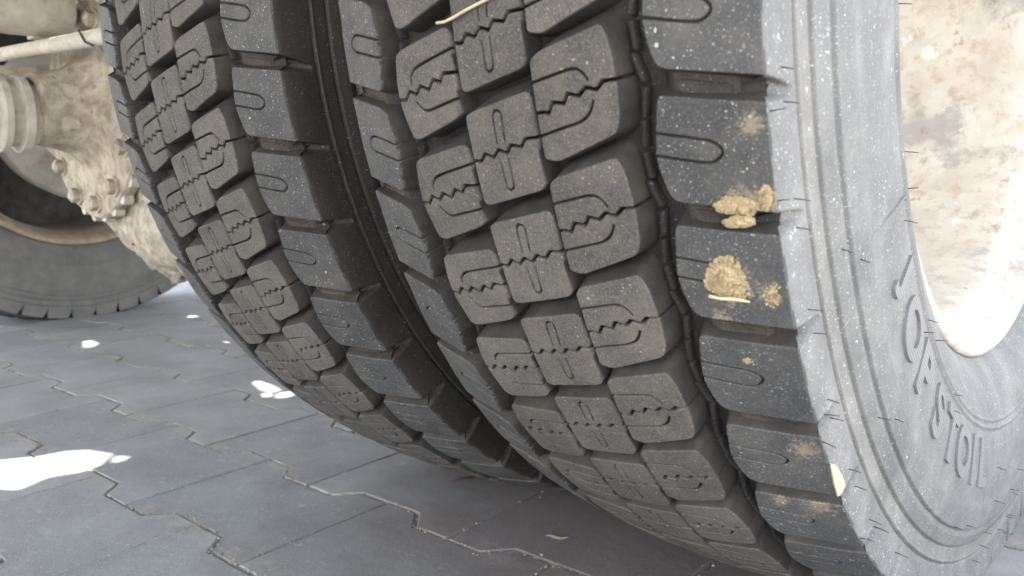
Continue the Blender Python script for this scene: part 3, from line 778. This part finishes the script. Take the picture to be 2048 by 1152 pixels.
m = MB(); m.box((-1.36, -.36, .515), (.18, .09, .07)); m.obj('valve_block', M['mudsteel'], truck, False)
m = MB(); m.tube([on_plane_y(157, 60, RY-.014), on_plane_y(163, 72, RY-.014), on_plane_y(170, 84, RY-.014), on_plane_y(186, 91, RY-.014)], .0016, 6); m.obj('hanging_wire', M['wire'], truck)
for x in (-.70, -1.64):
    m = MB(); m.box((x, 1.0, .93), (.012, 8, .27)); m.box((x+(-.035 if x < -1 else .035), 1.0, 1.06), (.08, 8, .012)); m.box((x+(-.035 if x < -1 else .035), 1.0, .80), (.08, 8, .012)); m.obj('frame_rail', M['body'], truck, False)
# unseen deck added for shade, its gaps shaped to throw the sun patches
DZ = 1.18
def to_deck(p): 
    k = (DZ-p.z)/SUN.z; return (p.x+SUN.x*k, p.y+SUN.y*k)
spots_px = [[(-260, 935), (0, 921), (60, 915), (130, 902), (168, 901), (222, 909), (196, 932), (160, 944), (92, 955), (32, 981), (0, 978), (-200, 990)], [(228, 911), (256, 915), (245, 922), (220, 927)],
            [(164, 683), (182, 681), (196, 688), (184, 694), (165, 695)], [(374, 628), (404, 623), (412, 627), (404, 632), (374, 636)], [(440, 676), (470, 675), (482, 690), (470, 692), (448, 685)],
            [(502, 766), (512, 760), (545, 772), (560, 780), (545, 785), (520, 781)], [(520, 787), (540, 785), (542, 793), (524, 795)], [(552, 786), (580, 783), (588, 790), (572, 796), (548, 796)]]
holes = [[to_deck(on_ground(*q)) for q in sp] for sp in spots_px]
# gaps over the differential front so that the sun reaches it
for pl, pts in ((-.215, [(78, 106), (100, 116), (128, 120), (122, 172), (96, 166), (82, 140)]), (RY, [(100, 84), (150, 75), (206, 64), (206, 78), (150, 88), (102, 98)]), (-.235, [(28, 158), (58, 156), (54, 178), (30, 180)])):
    holes.append([to_deck(on_plane_y(*p, pl)) for p in pts])
def inside(p, poly):
    c = False; n = len(poly)
    for i in range(n):
        a = poly[i]; b = poly[(i+1) % n]
        if (a[1] > p[1]) != (b[1] > p[1]) and p[0] < (b[0]-a[0])*(p[1]-a[1])/(b[1]-a[1])+a[0]: c = not c
    return c
X0, X1, Y0, Y1 = -2.75, .42, -3.2, 4.5
vin = [(X0, Y0), (X1, Y0), (X1, Y1), (X0, Y1)]; ein = [(0, 1), (1, 2), (2, 3), (3, 0)]
for h in holes:
    o = len(vin); vin += h; ein += [(o+i, o+(i+1) % len(h)) for i in range(len(h))]
cv, ce, cf, *_ = delaunay_2d_cdt([Vector(v) for v in vin], ein, [], 1, 1e-5)
cf = [list(f) for f in cf if not any(inside((sum(cv[i].x for i in f)/len(f), sum(cv[i].y for i in f)/len(f)), h) for h in holes)]
m = MB(); m.add([(v.x, v.y, DZ) for v in cv], cf); m.add([(v.x, v.y, DZ+.006) for v in cv], cf); m.obj('added_shade_deck', M['body'], truck, False)

# small things on the ground
h = on_ground(1115, 1077); m = MB()
ax = (on_ground(1140, 1080)-on_ground(1092, 1075)); pts = [h+ax*(k/8-.5)+Vector((0, 0, .0015+.001*math.sin(k))) for k in range(9)]
m.tube(pts, [.0004, .0012, .0018, .002, .002, .0018, .0016, .001, .0004], 6); tag(m.obj('dry_leaf', M['leaf']), 'small dry curled leaf on the paving in front of the outer tyre', 'leaf')
m = MB(); pts = [on_ground(903, 968)+Vector((0, 0, .002)), on_ground(930, 962)+Vector((0, 0, .003)), on_ground(962, 955)+Vector((0, 0, .002))]
m.tube(pts, [.0012, .0016, .0008], 5); tag(m.obj('twig', plain('brown_twig', (.06, .035, .03))), 'dark twig on the paving in front of the inner tyre', 'twig')
